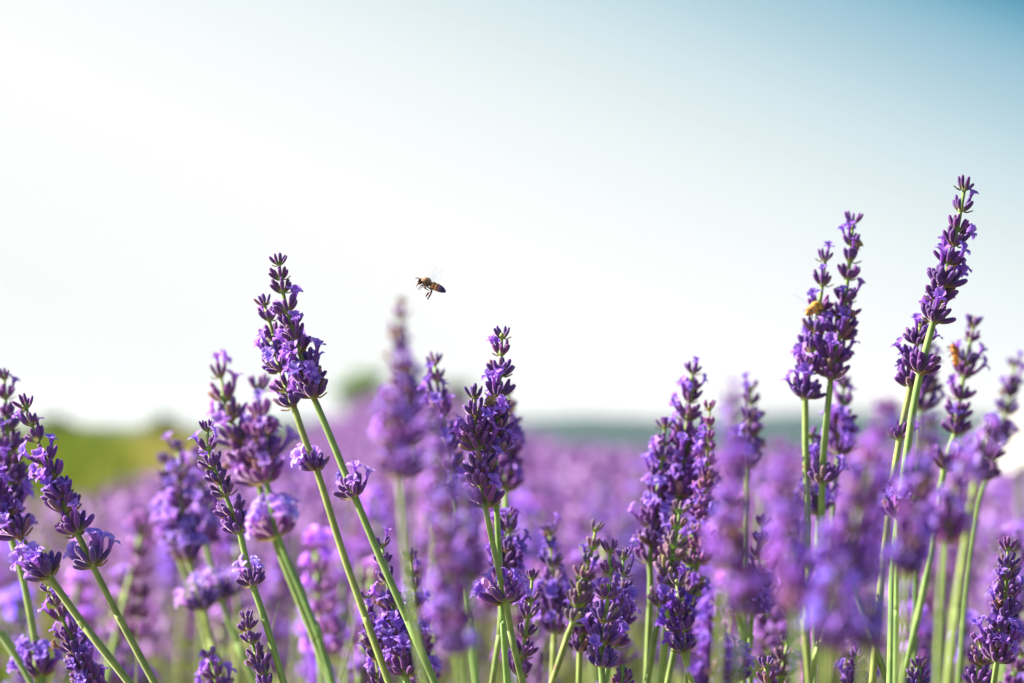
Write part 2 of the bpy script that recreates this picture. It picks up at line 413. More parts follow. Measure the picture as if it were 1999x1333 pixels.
GRN = (2.6, 3.2, 1.2, 1)      # unripe greenish buds
PALE = (1.3, 1.45, 1.1)
low = lambda hi, lo_=.05: (lambda f: lo_ + (hi - lo_) * max(0, (f - .45) / .55))

# --- left edge
lavender('sharp lavender spike leaning down right near the left edge, with one lone flowering whorl below', .90,
         [(42, 770), (62, 830), (95, 915), (150, 1040)], [(183, 1108), (232, 1205), (305, 1340)], b=.16, s=1.06, outl=[(183, 1105, 1.05, .30)], dd=-.02)
lavender('slightly blurred upright lavender spike half cut off by the left edge of the picture', 1.0,
         [(6, 712), (12, 800), (18, 900), (20, 1045)], [(45, 1130), (70, 1265), (74, 1340)], b=.2, s=1.12)
lavender('lavender at the left edge, a broad pale-petalled whorl apart on its thick leaning stem', .90,
         [(-35, 905), (-5, 980), (38, 1048)], [(95, 1125), (165, 1222), (258, 1340)], b=.14, s=1.08, kind='dense', outl=[(95, 1125, 1.15, .34)])
lavender('lavender spike in full bloom behind the leaning stems in the bottom left corner', .93,
         [(88, 1130), (118, 1200), (150, 1275), (190, 1360)], [(205, 1400)], b=.2, s=.98, kind='auto')
lavender('soft pale whorl of lavender low in the bottom left corner, just above the frame', 1.0,
         [(62, 1248), (78, 1318)], [(95, 1390)], n=2, b=.45, s=1.15, kind='dense')
lavender('blurred green lavender stem crossing the bottom left corner with its head outside the picture', .80,
         [(-60, 1120), (-40, 1180)], [(0, 1238), (42, 1300), (70, 1350)], n=2, s=.9)
# --- mid-left group
lavender('thin sharp lavender of the left cluster with a lone white-flowered whorl far down its stem', .90,
         [(402, 815), (412, 900), (440, 965), (468, 1038)], [(490, 1130), (517, 1210), (556, 1340)], b=lambda f: .22 if f < .5 else .0, s=.95, kind='auto', outl=[(493, 1142, .95, .35)], pcolor=(1.2, 1.35, 1.15))
lavender('tall soft-focus lavender spike, the left one of the leaning cluster, dusty pink buds', .80,
         [(427, 702), (440, 790), (470, 870), (505, 945)], [(535, 1050), (578, 1160), (618, 1260), (648, 1345)], b=.22, s=1.08, outl=[(530, 1048, .98, .55)], color=(1.3, 1.25, 1.1, 1), pcolor=PALE)
lavender('soft-focus lavender spike, the right one of the leaning cluster, violet crown on top', .79,
         [(503, 728), (508, 800), (515, 880), (520, 940)], [(545, 1050), (590, 1160), (625, 1250), (652, 1345)], b=.25, s=1.08, outl=[(546, 1046, .98, .55)], color=(1.2, 1.1, 1.1, 1), pcolor=PALE)
lavender('first of three blurred lavender spikes to the left of the leaning cluster', 1.2,
         [(318, 880), (325, 950), (350, 1090)], [(385, 1180), (405, 1260), (420, 1340)], b=.3, s=1.2, pcolor=PALE)
lavender('middle one of three blurred lavender spikes to the left of the leaning cluster, the tallest', 1.13,
         [(345, 855), (352, 950), (368, 1092)], [(398, 1190), (415, 1260), (440, 1340)], b=.3, s=1.15, outl=[(400, 1188, 1.2, .4)], pcolor=PALE)
lavender('right one of three blurred lavender spikes to the left of the leaning cluster', 1.17,
         [(385, 865), (392, 950), (400, 1060)], [(435, 1180), (470, 1270), (500, 1340)], b=.3, s=1.15, outl=[(432, 1172, 1.2, .4)], pcolor=PALE)
lavender('small dark lavender spike without flowers between two green stems at the bottom left', .90,
         [(478, 1188), (490, 1250), (512, 1310), (530, 1365)], [(540, 1400)], b=0, s=.82, kind='thin', n=8)
lavender('short soft lavender spike poking up at the bottom edge left of the dark flowerless spike', .98,
         [(405, 1260), (415, 1300), (430, 1355)], [(440, 1400)], b=.2, s=.95, color=(1.3, 1.3, 1.2, 1))
# --- the main pair with the two isolated whorls
lavender('tallest sharp lavender left of the flying bee, petals crowded at the foot of its spike', .90,
         [(541, 490), (556, 590), (583, 680), (612, 775)], [(648, 860), (692, 968), (745, 1095), (800, 1220), (852, 1340)],
         b=lambda f: .06 if f < .6 else .36, seed=4, kind='auto', n=10, outl=[(692, 968, 1.02, .38)], pcolor=(1.1, 1.15, 1.05))
lavender('thin lavender leaning just behind the tallest one left of the bee, isolated pale whorl below', .925,
         [(508, 570), (530, 640), (545, 715), (573, 792)], [(596, 860), (620, 922), (668, 1075), (712, 1200), (762, 1340)],
         b=lambda f: .06 if f < .5 else .15, kind='auto', outl=[(616, 918, .92, .42)], pcolor=(1.25, 1.4, 1.15))
# --- centre
lavender('sharp upright lavender spike near the picture centre, the taller of the crossing pair', .90,
         [(980, 632), (978, 720), (970, 800), (967, 882)], [(968, 960), (975, 1090), (982, 1220), (990, 1340)], b=.18, s=1.0, n=7, kind='auto', outl=[(976, 1176, 1.05, .3)])
lavender('sharp central lavender spike, the shorter of the crossing pair, its stem passing behind', .895,
         [(926, 745), (928, 830), (938, 910), (947, 988)], [(966, 1080), (988, 1180), (1005, 1270), (1022, 1340)], b=.14, s=1.12, n=7, kind='dense', outl=[(998, 1172, .95, .15)])
lavender('blurred lavender spike directly behind the taller of the crossing pair', 1.10,
         [(992, 745), (992, 830), (988, 955)], [(985, 1100), (990, 1340)], b=.2, s=1.15, color=(1.1, 1, 1.1, 1))
lavender('soft lavender spike with knobbly violet whorls between the blurred tall spike and the crossing pair', 1.03,
         [(845, 685), (858, 780), (872, 860), (885, 960)], [(900, 1080), (915, 1200), (930, 1340)], b=.2, s=1.1, color=(1.2, 1.15, 1.1, 1), kind='auto')
lavender('strongly blurred tall lavender spike under the flying bee, with a brownish tip', 1.5,
         [(782, 592), (778, 690), (790, 760), (800, 860)], [(806, 925), (807, 1000), (806, 1100), (808, 1340)], b=.3, s=1.75, wither=.12, color=(1.4, 1.3, 1.2, 1), n=8, outl=[(806, 925, .8, .1)], stem_r=.6)
lavender('large very blurred pale lavender head in front, below the brown-tipped spike', .64,
         [(765, 755), (775, 850), (780, 930)], [(800, 1150), (830, 1340)], b=.45, s=.85, pcolor=PALE, color=(1.5, 1.4, 1.3, 1))
lavender('long very blurred violet lavender spike in the foreground, hanging over the centre left', .62,
         [(838, 790), (855, 900), (870, 1050), (892, 1275)], [(905, 1340)], b=.3, s=.74, pcolor=PALE, color=(1.4, 1.3, 1.4, 1))
lavender('very blurred foreground lavender spike between the long violet one and the crossing pair', .63,
         [(905, 935), (910, 1040), (918, 1130)], [(925, 1340)], b=.3, s=.65, pcolor=PALE, color=(1.3, 1.2, 1.2, 1))
lavender('sharp lavender spike half hidden by the two leaning stems at the bottom, deep violet petals', .93,
         [(744, 1042), (752, 1120), (775, 1210), (792, 1318)], [(800, 1380)], b=low(.45, .12), s=1.0, kind='auto')
lavender('thin lavender spike with few buds left of the flowering one behind the leaning stems', .94,
         [(712, 1148), (722, 1220), (735, 1290), (745, 1350)], [(750, 1400)], b=.1, s=.85, kind='thin')
lavender('soft lavender spike right of the flowering one, under a pale vertical stem', 1.0,
         [(797, 1068), (808, 1150), (815, 1230), (830, 1335)], [(835, 1390)], b=.22, s=1.0, color=(1.25, 1.15, 1.1, 1))
lavender('lavender spike seen behind the crossing stems of the sharp pair, pink-violet', .97,
         [(990, 985), (994, 1060), (980, 1135)], [(975, 1240), (960, 1340)], b=.28, s=1.0, kind='auto')
lavender('small lavender spike with open rows of buds to the right of the crossing stems', .92,
         [(1040, 1105), (1036, 1170), (1025, 1240), (1015, 1320)], [(1012, 1380)], b=.03, s=.92, kind='thin', n=6)
lavender('slightly blurred lavender spike with bluish tip, between the small one and the greenish one', 1.03,
         [(1070, 1018), (1078, 1100), (1080, 1180), (1082, 1235)], [(1080, 1290), (1078, 1340)], b=.25, s=1.05, color=(.95, 1.05, 1.15, 1))
lavender('greenish unripe lavender spike leaning left on a pale stem, beside the dense sharp one', .96,
         [(1166, 1012), (1155, 1080), (1140, 1130), (1118, 1215)], [(1100, 1265), (1075, 1340)], b=.05, s=.95, color=(1.25, 2.3, .72, 1), kind='thin')
lavender('dense sharp lavender spike near the bottom centre, pale blossoms above its lowest whorl', .90,
         [(1190, 1050), (1190, 1130), (1182, 1210), (1174, 1300)], [(1177, 1345)], b=lambda f: .3 if .3 < f < .95 else .02, s=1.0, n=6)
lavender('lavender spike pressed against the right side of the dense sharp one', .94,
         [(1218, 1065), (1214, 1150), (1205, 1220), (1195, 1262)], [(1180, 1345)], b=.2, s=1.0, kind='auto')
lavender('dark lavender spike tucked behind the left side of the dense sharp one', .97,
         [(1150, 1130), (1140, 1200), (1132, 1270)], [(1130, 1345)], b=.15, s=.95)
lavender('tiny bud tip of lavender rising from the bottom edge right of the dense sharp one', .90,
         [(1220, 1298), (1212, 1350)], [(1208, 1400)], b=0, s=.8, n=3, kind='thin')
# --- right of centre
lavender('tall lavender spike with spidery top in the middle right, slightly soft, lilac petals', 1.0,
         [(1355, 700), (1345, 790), (1335, 880), (1320, 995)], [(1312, 1090), (1300, 1230), (1290, 1340)], b=.25, s=1.18, kind='auto', color=(1.15, 1.05, 1.1, 1), pcolor=(1.2, 1.3, 1.1), n=10)
lavender('pale flowering lavender spike pressed against the left of the spidery-topped one', 1.0,
         [(1300, 808), (1292, 900), (1278, 1000), (1268, 1095)], [(1270, 1150), (1262, 1340)], b=.3, s=1.08, pcolor=(1.4, 1.5, 1.2))
lavender('pink budded lavender spike right behind the spidery-topped one', .98,
         [(1386, 778), (1383, 870), (1375, 980), (1364, 1100)], [(1350, 1150), (1340, 1340)], b=.15, s=.85, color=(1.8, 1.5, 1.1, 1))
lavender('greenish fading lavender spike under the spidery-topped one on a bright green stem', .96,
         [(1330, 975), (1318, 1060), (1305, 1120), (1290, 1185)], [(1275, 1260), (1262, 1340)], b=.04, s=1.0, color=(1.25, 2.3, .72, 1))
lavender('unripe green-tinged lavender spike to the right of the fading one', .98,
         [(1356, 1020), (1352, 1080), (1345, 1140), (1335, 1175)], [(1318, 1260), (1302, 1340)], b=.08, s=1.0, color=(1.25, 2.3, .72, 1))
lavender('short dark lavender spike with saturated blue-violet petals on its right, bottom centre right', .94,
         [(1318, 1115), (1325, 1170), (1330, 1220), (1335, 1270)], [(1345, 1310), (1355, 1345)], b=.4, s=.95, pcolor=(.75, .6, .95), color=(.8, .8, .9, 1))
lavender('very blurred tall magenta-violet lavender spike in the foreground right of the spidery-topped one', .60,
         [(1425, 760), (1436, 870), (1432, 990), (1425, 1110)], [(1410, 1200), (1400, 1340)], b=.35, s=.72, pcolor=(1.2, 1.15, 1.1), color=(1.5, 1.25, 1.4, 1))
lavender('blurred lavender spike with dark top rising behind the very blurred magenta one', 1.10,
         [(1466, 735), (1464, 820), (1458, 910)], [(1452, 1100), (1450, 1340)], b=.22, s=1.15)
lavender('soft lavender spike with dark buds and a pale violet skirt, right of the bottom centre', .98,
         [(1488, 1000), (1486, 1080), (1478, 1130), (1468, 1195)], [(1462, 1270), (1450, 1340)], b=lambda f: .5 if f > .7 else .12, s=1.0, kind='auto')
lavender('very blurred pink-violet lavender head in the foreground, below the dark topped spike', .60,
         [(1455, 1060), (1452, 1120), (1448, 1200)], [(1440, 1340)], b=.45, s=.68, pcolor=(1.3, 1.3, 1.1), color=(1.5, 1.4, 1.4, 1))
lavender('very blurred magenta lavender spike in the foreground left of the pair of tall green stems', .58,
         [(1520, 850), (1532, 960), (1545, 1080), (1552, 1190)], [(1556, 1340)], b=.35, s=.68, pcolor=(1.3, 1.15, 1.1), color=(1.5, 1.2, 1.4, 1))
lavender('small sharp cluster of open lavender buds at the bottom edge right of centre', .91,
         [(1494, 1278), (1500, 1365)], [(1502, 1400)], b=0, s=.92, n=3, kind='thin', color=(1.2, 1.1, 1, 1))
lavender('soft greenish lavender spike behind the small bud cluster at the bottom edge', .98,
         [(1542, 1235), (1530, 1290), (1522, 1350)], [(1515, 1400)], b=.12, s=.9, color=(1.25, 2.2, .8, 1))
# --- pair of tall ones
lavender('tall slightly soft lavender spike with the golden bee beside it, open tip against the sky', .97,
         [(1666, 410), (1660, 500), (1645, 620), (1622, 738)], [(1612, 840), (1605, 945), (1604, 1140), (1604, 1340)], b=.2, s=1.05, n=9, outl=[(1606, 942, 1.05, .12)], kind='auto')
lavender('shorter slightly soft lavender of the right pair, ending in a wide cup of buds', .97,
         [(1614, 482), (1602, 580), (1585, 680), (1572, 778)], [(1573, 900), (1576, 1050), (1574, 1340)], b=.16, s=1.05, n=7, kind='auto')
lavender('blurred lavender spike with violet blotch behind the stems of the right pair', 1.07,
         [(1648, 730), (1645, 800), (1638, 885)], [(1628, 980), (1615, 1340)], b=.25, s=1.1)
lavender('soft lavender spike half hidden behind the two tall green stems', 1.03,
         [(1580, 830), (1588, 900), (1598, 1000)], [(1590, 1340)], b=.25, s=1.0)
# --- right
lavender('tallest lavender in the picture, dark sharp spike against the blue sky at the right', .90,
         [(1887, 342), (1872, 430), (1848, 530), (1822, 628)], [(1797, 725), (1775, 850), (1745, 1100), (1738, 1340)], b=.17, s=1.05, n=8, kind='auto', color=(.75, .7, .8, 1), wither=0, outl=[(1795, 728, 1.05, .1)])
lavender('lavender spike half hidden behind the stem of the tallest one', .93,
         [(1802, 610), (1790, 670), (1778, 752)], [(1757, 852), (1735, 1000), (1716, 1180), (1702, 1340)], b=.22, s=1.0, n=4, kind='dense', outl=[(1757, 855, .8, .15)], color=(.9, .85, .95, 1))
lavender('blurred lavender spike behind the stem of the tallest one', 1.1,
         [(1812, 660), (1808, 740), (1800, 800)], [(1790, 1000), (1785, 1340)], b=.2, s=1.1, color=(.8, .8, .95, 1))
lavender('soft lavender spike carrying the small amber bee, right of the tallest one', 1.03,
         [(1905, 612), (1890, 690), (1875, 770), (1865, 845)], [(1842, 920), (1828, 1020), (1795, 1190), (1758, 1340)], b=.15, s=1.05, n=7, outl=[(1845, 915, 1.0, .3)], color=(.9, .85, .95, 1), kind='auto')
lavender('thin dark blurred lavender spike against the sky at the right edge', 1.17,
         [(1982, 692), (1975, 760), (1955, 830), (1925, 930)], [(1905, 1000), (1885, 1150), (1870, 1340)], b=.1, s=1.15, color=(.8, .8, .85, 1))
lavender('very blurred long lavender spike in the foreground leaning across the stems of the tallest one', .60,
         [(1738, 775), (1708, 890), (1675, 1010), (1645, 1140)], [(1620, 1340)], b=.42, s=.95, pcolor=(1.4, 1.3, 1.15), color=(1.5, 1.3, 1.5, 1))
lavender('very blurred dark violet foreground lavender spike right of the stem of the tallest one', .64,
         [(1818, 800), (1802, 910), (1782, 1030), (1768, 1120)], [(1760, 1340)], b=.25, s=.78, color=(1.1, 1.0, 1.2, 1))
lavender('blurred lilac lavender spike on a broad pale stem near the right edge', .70,
         [(1930, 822), (1920, 870), (1905, 935)], [(1890, 1030), (1868, 1180), (1850, 1340)], b=.35, s=.8, pcolor=PALE, color=(1.3, 1.2, 1.2, 1), stem_r=1.5)
lavender('very blurred pale lavender spike in the foreground below the bee-visited soft spike', .66,
         [(1880, 880), (1865, 970), (1845, 1060)], [(1835, 1200), (1830, 1340)], b=.45, s=.8, pcolor=PALE, color=(1.4, 1.2, 1.2, 1))
lavender('very blurred bluish lavender head low at the bottom, the left one of two', .57,
         [(1640, 1090), (1625, 1180), (1618, 1270)], [(1612, 1340)], b=.6, s=.8, pcolor=(1.15, 1.3, 1.25), color=(1.3, 1.2, 1.3, 1))
lavender('very blurred bluish lavender head low at the bottom, the right one of two', .58,
         [(1700, 1150), (1690, 1270)], [(1685, 1340)], b=.4, s=.7, pcolor=(1.15, 1.3, 1.25), color=(1.2, 1.2, 1.3, 1))
lavender('dense dark sharp lavender spike in the bottom right corner', .90,
         [(1968, 1046), (1966, 1120), (1960, 1200), (1946, 1292)], [(1938, 1345)], b=.12, s=.98, n=8, kind='dense', color=(.85, .9, .95, 1))
lavender('short pale-edged lavender spike leaning against the dense dark one in the bottom right corner', .92,
         [(1908, 1230), (1915, 1270), (1910, 1340)], [(1908, 1400)], b=.1, s=.98, n=3, kind='dense', color=(1.2, 1.2, 1.1, 1))
lavender('dim blurred lavender spike in the extreme bottom right corner', 1.04,
         [(2000, 1255), (1985, 1310), (1975, 1350)], [(1970, 1400)], b=.05, s=1.0)
lavender('small dark lavender spike tip rising from the bottom edge left of the dense dark one', .90,
         [(1795, 1280), (1790, 1365)], [(1788, 1400)], b=0, s=.85, n=4, kind='thin', color=(.8, .9, 1, 1))
lavender('dark lavender spike with a pale flower at the bottom edge between the green stems', .95,
         [(1672, 1262), (1670, 1360)], [(1668, 1400)], b=.12, s=.95, n=4)
lavender('bent lavender stem curving down right, its small green head beneath the blurred violet spikes', .93,
         [(1632, 1120), (1642, 1142)], [(1655, 1140), (1668, 1150), (1700, 1240), (1738, 1345)], n=2, s=.6, b=0, color=GRN, kind='thin', stem_r=1.6)
lavender('slim straight lavender stem leaning down left with a split green tip, beside the bent stem', .93,
         [(1636, 1112), (1640, 1142)], [(1620, 1205), (1585, 1315), (1578, 1345)], n=2, s=.6, b=0, color=GRN, kind='thin', stem_r=1.5)

lavender('blurred violet lavender column rising from the bottom edge below the very blurred magenta spike', .76,
         [(1400, 1150), (1396, 1240), (1390, 1350)], [(1388, 1400)], b=.4, s=.9, pcolor=(1.1, 1.0, 1.1), color=(1.2, 1.1, 1.4, 1))
lavender('pale soft flowering lavender whorl at the bottom edge left of the small bud cluster', .96,
         [(1432, 1255), (1434, 1330)], [(1434, 1400)], n=2, b=.6, s=1.1, kind='dense', pcolor=PALE)
# pale blurred single stems at the right whose heads are lost in the blur
for lab, d_, a, b_, c_ in [('broad soft yellow-green lavender stem rising vertically between the leaning stems at the right', .84, (1752, 1010), (1750, 1180), (1748, 1345)),
                      ('pale out-of-focus lavender stem near the right edge, left of the dense dark spike', .74, (1845, 1040), (1838, 1180), (1832, 1345)),
                      ('yellowish soft lavender stem under the magenta foreground spike', .78, (1575, 1150), (1572, 1240), (1580, 1345)),
                      ('slim soft green lavender stem left of the skirted lavender spike', 1.0, (1440, 1190), (1455, 1270), (1468, 1345))]:
    lavender(lab, d_, [(a[0] + 6, a[1] - 70), a], [b_, c_], n=2, s=.9, b=.3, color=(1.2, 1.1, 1.2, 1))

# loose grass blades standing among the stems
rr = random.Random(77)
for k in range(26):
    d_ = rr.choice([rr.uniform(.98, 1.3), rr.uniform(1.1, 1.7)]); px = rr.uniform(-30, 2030); py = rr.uniform(1150, 1290)
    tip = P(px, py, d_); lx = rr.gauss(0, .05); ft = Vector((tip.x - lx, tip.y + rr.gauss(0, .04), 0))
    mb = MB(); vs = []; nb = 9; wd = rr.uniform(1.6, 2.8) * MM; sd_ = Vector((1, rr.uniform(-.6, .6), 0)).normalized()
    for i in range(nb):
        v = i / (nb - 1); p = (tip - ft) * v + Vector((-lx * .8 * math.sin(v * 3.14), 0, 0)); ww = wd * (1 - v ** 3) + .0001
        vs += [p - sd_ * ww, p + Vector((0, ww * .5, 0)), p + sd_ * ww]
    mb.add(vs, [(i * 3 + j, i * 3 + j + 1, i * 3 + j + 4, i * 3 + j + 3) for i in range(nb - 1) for j in (0, 1)], M_FSTEM, None, rr.random())
    o = link('grass_blade', mb.mesh('grass_blade')); o.location = ft
    tag(o, 'narrow yellow-green grass blade standing blurred between the lavender stems near the bottom', 'grass blade', 'grass blades among the lavender stems')

# ------------------------------------------------------------------ bees
def lathe_along(mb, path, rx, rz, m_of, sides=14, up=Z):
    """body of revolution along a path, oval cross-section; m_of(i) gives material and t"""
    n = len(path); vs = []; info = []
    for i, p in enumerate(path):
        d = (path[min(i + 1, n - 1)] - path[max(i - 1, 0)]).normalized()
        y = (up - d * up.dot(d)).normalized(); x = y.cross(d)
        for k in range(sides):
            a = 2 * math.pi * k / sides; vs.append(p + x * (rx[i] * math.cos(a)) + y * (rz[i] * math.sin(a)))
    base = len(mb.v); ts = []
    for i in range(n): ts += [m_of(i)[1]] * sides
    mb.v += [tuple(v) for v in vs]; mb.t += ts; mb.c += [.5] * len(vs)
    for i in range(n - 1):
        k_ = mb.mi(m_of(i)[0])
        for k in range(sides):
            a = base + i * sides + k; b = base + i * sides + (k + 1) % sides
            mb.f.append((a, b, b + sides, a + sides)); mb.m.append(k_)
    mb.f.append(tuple(base + k for k in reversed(range(sides)))); mb.m.append(mb.mi(m_of(0)[0]))
    mb.f.append(tuple(base + (n - 1) * sides + k for k in range(sides))); mb.m.append(mb.mi(m_of(n - 1)[0]))

def bee(label, loc, rot, s=1.0, abd=None, legs='hang', seed=1, furry=1.0, body=None):
    """bee facing -x, back +z; 12 mm long; body, legs and antennae are one mesh, fur and wings are parts"""
    abd = abd or M_ABD; rr = random.Random(seed); mb = MB()
    V = lambda x, y, z: Vector((x, y, z)) * MM
    # profile along x: head -6.2..-4.6, neck, thorax -4.3..-0.6, waist, abdomen 0..6.6
    prof = [(-5.7, .1, .3, .4), (-5.6, .0, .85, 1.0), (-5.25, -.05, 1.25, 1.4), (-4.85, 0, 1.3, 1.4), (-4.55, .1, .9, .95), (-4.4, .15, .6, .65), (-4.2, .2, .95, 1.0),
            (-3.6, .35, 1.5, 1.4), (-2.8, .42, 1.8, 1.65), (-1.9, .35, 1.8, 1.6), (-1.1, .15, 1.4, 1.35), (-.7, 0, .85, .9), (-.45, -.05, .55, .6), (-.2, -.05, .6, .7)]
    ab = [(0.0, .0, 1.15, 1.15), (.5, .0, 1.55, 1.45), (1.5, -.05, 1.85, 1.65), (2.6, -.12, 1.95, 1.72), (3.7, -.22, 1.92, 1.68), (4.7, -.36, 1.8, 1.55), (5.6, -.5, 1.55, 1.35), (6.4, -.68, 1.2, 1.05), (7.1, -.84, .75, .65), (7.5, -.95, .3, .25)]
    ab2 = []
    for i in range(len(ab) - 1):   # subdivide, overlapping plates make small steps
        for k in range(3):
            f = k / 3; q = [ab[i][j] * (1 - f) + ab[i + 1][j] * f for j in range(4)]
            st = 1 + .035 * (1 if (q[0] % 1.15) < .5 else 0); ab2.append((q[0], q[1], q[2] * st, q[3] * st))
    ab2.append(ab[-1]); allp = prof + ab2; n1 = len(prof)
    lathe_along(mb, [V(a, 0, z) for a, z, _, _ in allp], [r * MM for _, _, r, _ in allp], [r * MM for _, _, _, r in allp],
                lambda i: (body or M_CHITIN, .5) if i < n1 - 1 else (abd, max(0, (allp[i][0]) / 7.5)), 16)
    for sd_ in (-1, 1):   # compound eyes, antennae, mandible/tongue, legs
        eye = [V(-5.35, sd_ * 1.05, -.55), V(-5.4, sd_ * 1.25, -.1), V(-5.3, sd_ * 1.25, .4), V(-5.2, sd_ * 1.0, .85)]
        tube(mb, eye, [.25 * MM, .5 * MM, .5 * MM, .22 * MM], 8, M_EYE)
        tube(mb, [V(-5.9, sd_ * .35, .5), V(-6.35, sd_ * .6, 1.25), V(-7.0, sd_ * .9, 1.0), V(-7.7, sd_ * 1.1, .35)], [.13 * MM, .12 * MM, .14 * MM, .11 * MM], 6, M_CHITIN)
        if legs == 'hang':
            L3 = [[(-3.4, .9, -1.2), (-3.9, 1.5, -2.0), (-4.4, 1.3, -3.0), (-4.3, 1.2, -3.8)],
                  [(-2.5, 1.0, -1.3), (-2.1, 1.8, -2.1), (-1.0, 1.6, -2.5), (0.0, 1.4, -2.6)],
                  [(-1.3, .9, -1.2), (0.3, 1.4, -1.7), (1.5, 1.2, -2.0), (1.35, 1.1, -4.4), (1.0, 1.1, -6.6)]]
            if sd_ > 0: L3[2] = [(-1.3, .9, -1.2), (0.3, 1.5, -1.8), (1.0, 1.6, -3.1), (-.4, 1.5, -4.0), (-.7, 1.5, -5.6)]
        else:
            L3 = [[(-3.4, .9, -1.2), (-4.0, 2.0, -1.6), (-4.6, 2.4, -3.0)], [(-2.5, 1.0, -1.3), (-2.3, 2.6, -1.6), (-2.0, 3.2, -3.2)],
                  [(-1.3, .9, -1.2), (.6, 2.4, -1.3), (1.8, 2.7, -3.2)]]
        for q, pl in enumerate(L3):
            pts = [V(a, sd_ * b, c) for a, b, c in pl]
            w_ = [.32, .30, .26, .3, .2] if q == 2 else [.26, .24, .17, .12]
            if q == 2: w_[2:] = [.34, .52, .30][:len(w_) - 2]
            pts2 = catmull(pts, 4); n2 = len(pts2)
            wr = [np.interp(i / (n2 - 1) * (len(pts) - 1), range(len(w_)), w_) * MM for i in range(n2)]
            tube(mb, pts2, wr, 7, M_CHITIN)
    tube(mb, [V(-5.6, 0, -1.2), V(-5.9, 0, -2.0), V(-6.2, 0, -2.9)], [.35 * MM, .25 * MM, .1 * MM], 6, M_CHITIN)
    root = link('bee', None); root.matrix_world = Matrix.Translation(loc) @ rot.to_4x4() @ Matrix.Scale(s, 4)
    tag(root, label, 'bee', 'bees visiting the lavender')
    link('body', mb.mesh('bee_body'), root)
    fb = MB()
    def hairs(cnt, x0, x1, cz, rx, rz, ln, zmin):
        for _ in range(cnt):
            u = rr.uniform(-1, 1); a = rr.random() * 6.28; q = math.sqrt(1 - u * u)
            nrm_ = Vector((u, q * math.cos(a), q * math.sin(a)))
            if nrm_.z < zmin: continue
            c = V((x0 + x1) / 2, 0, cz); p = c + Vector((nrm_.x * (x1 - x0) / 2, nrm_.y * rx, nrm_.z * rz)) * MM * .96
            d = (nrm_ + Vector((rr.uniform(-.4, .6), rr.uniform(-.4, .4), rr.uniform(-.4, .4)))).normalized()
            x, y, z = frame(d); wd = .11 * MM; h = ln * rr.uniform(.6, 1.2) * MM
            fb.add([p + x * wd, p - x * wd, p + y * wd, p + d * h], [(0, 1, 3), (1, 2, 3), (2, 0, 3)], M_GFUR2 if body else M_FUR, [.1, .1, .1, 1], rr.random())
    hairs(int(2200 * furry), -4.3, -.5, .4, 1.85, 1.7, .95, -.1); hairs(300, -6.0, -4.7, 0, 1.3, 1.4, .5, -.8); hairs(400, 0.2, 2.2, 0, 1.75, 1.6, .4, -1)
    hairs(300, -3.6, -1.0, .1, 1.7, 1.7, .55, -1)
    link('fur', fb.mesh('bee_fur'), root)
    for sd_ in (-1, 1):
        for (ln, wd, bx, sweep, lift) in ((9.0, 3.0, -2.3, .35, .95), (6.2, 2.0, -1.5, .7, .75)):
            wb = MB(); vs = []; fs = []; nu, nv = 5, 9
            d = Vector((math.sin(sweep) * 1.0, sd_ * math.cos(lift) * math.cos(sweep), math.sin(lift) * math.cos(sweep))).normalized()
            side = Vector((1, 0, -.15)); side = (side - d * side.dot(d)).normalized(); nn_ = d.cross(side)
            for i in range(nv):
                v = i / (nv - 1); wv = wd * (.16 + .95 * math.sin(math.pi * min(1, v ** .8 * .93)) ** .7 * (.55 + .45 * v)); 
                for j in range(nu):
                    u = j / (nu - 1); vs.append(V(bx, sd_ * .9, 1.5) + d * (ln * v * MM) + side * ((u * wv - .25 * wv) * MM) + nn_ * (math.sin(u * 9 + v * 2) * .06 * MM))
            fs = [(i * nu + j, i * nu + j + 1, (i + 1) * nu + j + 1, (i + 1) * nu + j) for i in range(nv - 1) for j in range(nu - 1)]
            wb.add(vs, fs, M_WING); link('wing', wb.mesh('bee_wing'), root)
    return root

bee('bee with amber and dark banded abdomen flying with hanging hind legs against the white sky', P(841, 556, .90), Matrix.Rotation(rad(19), 3, 'Y') @ Matrix.Rotation(rad(-12), 3, 'Z'), .84, seed=3)
bee('golden out-of-focus bee clinging to the upper left of the tall soft lavender spike', P(1589, 603, .945), Matrix.Rotation(rad(-20), 3, 'Y') @ Matrix.Rotation(rad(235), 3, 'Z'), 1.0, M_GOLD, 'cling', 5, .8, M_GFUR)
bee('small amber out-of-focus bee clinging to the soft spike nearest the right edge bees visit', P(1864, 692, 1.005), Matrix.Rotation(rad(70), 3, 'Y') @ Matrix.Rotation(rad(30), 3, 'Z'), .8, M_GOLD, 'cling', 6, .8, M_GFUR)

# ------------------------------------------------------------------ the field
def mound(px_dir, d):
    """extra ground height: a low swell of the field left of centre, ground falling away beyond"""
    a = (px_dir - 790) / 210.0
    h = 0.35 * math.exp(-a * a * (1 if a > -1 else 1)) * min(1, max(0, (d - 4) / 7.0))
    return h
def gz(x, y):
    d = max(.01, y); pxd = 999.5 + x / (K * d)
    z = mound(pxd, d) * math.exp(-((d - 12) / 14.0) ** 2 if d > 12 else 0)
    z += -0.012 * max(0, d - 6) if d < 40 else -.41
    if d > 60: z -= min(6, (d - 60) * .03)
    return z

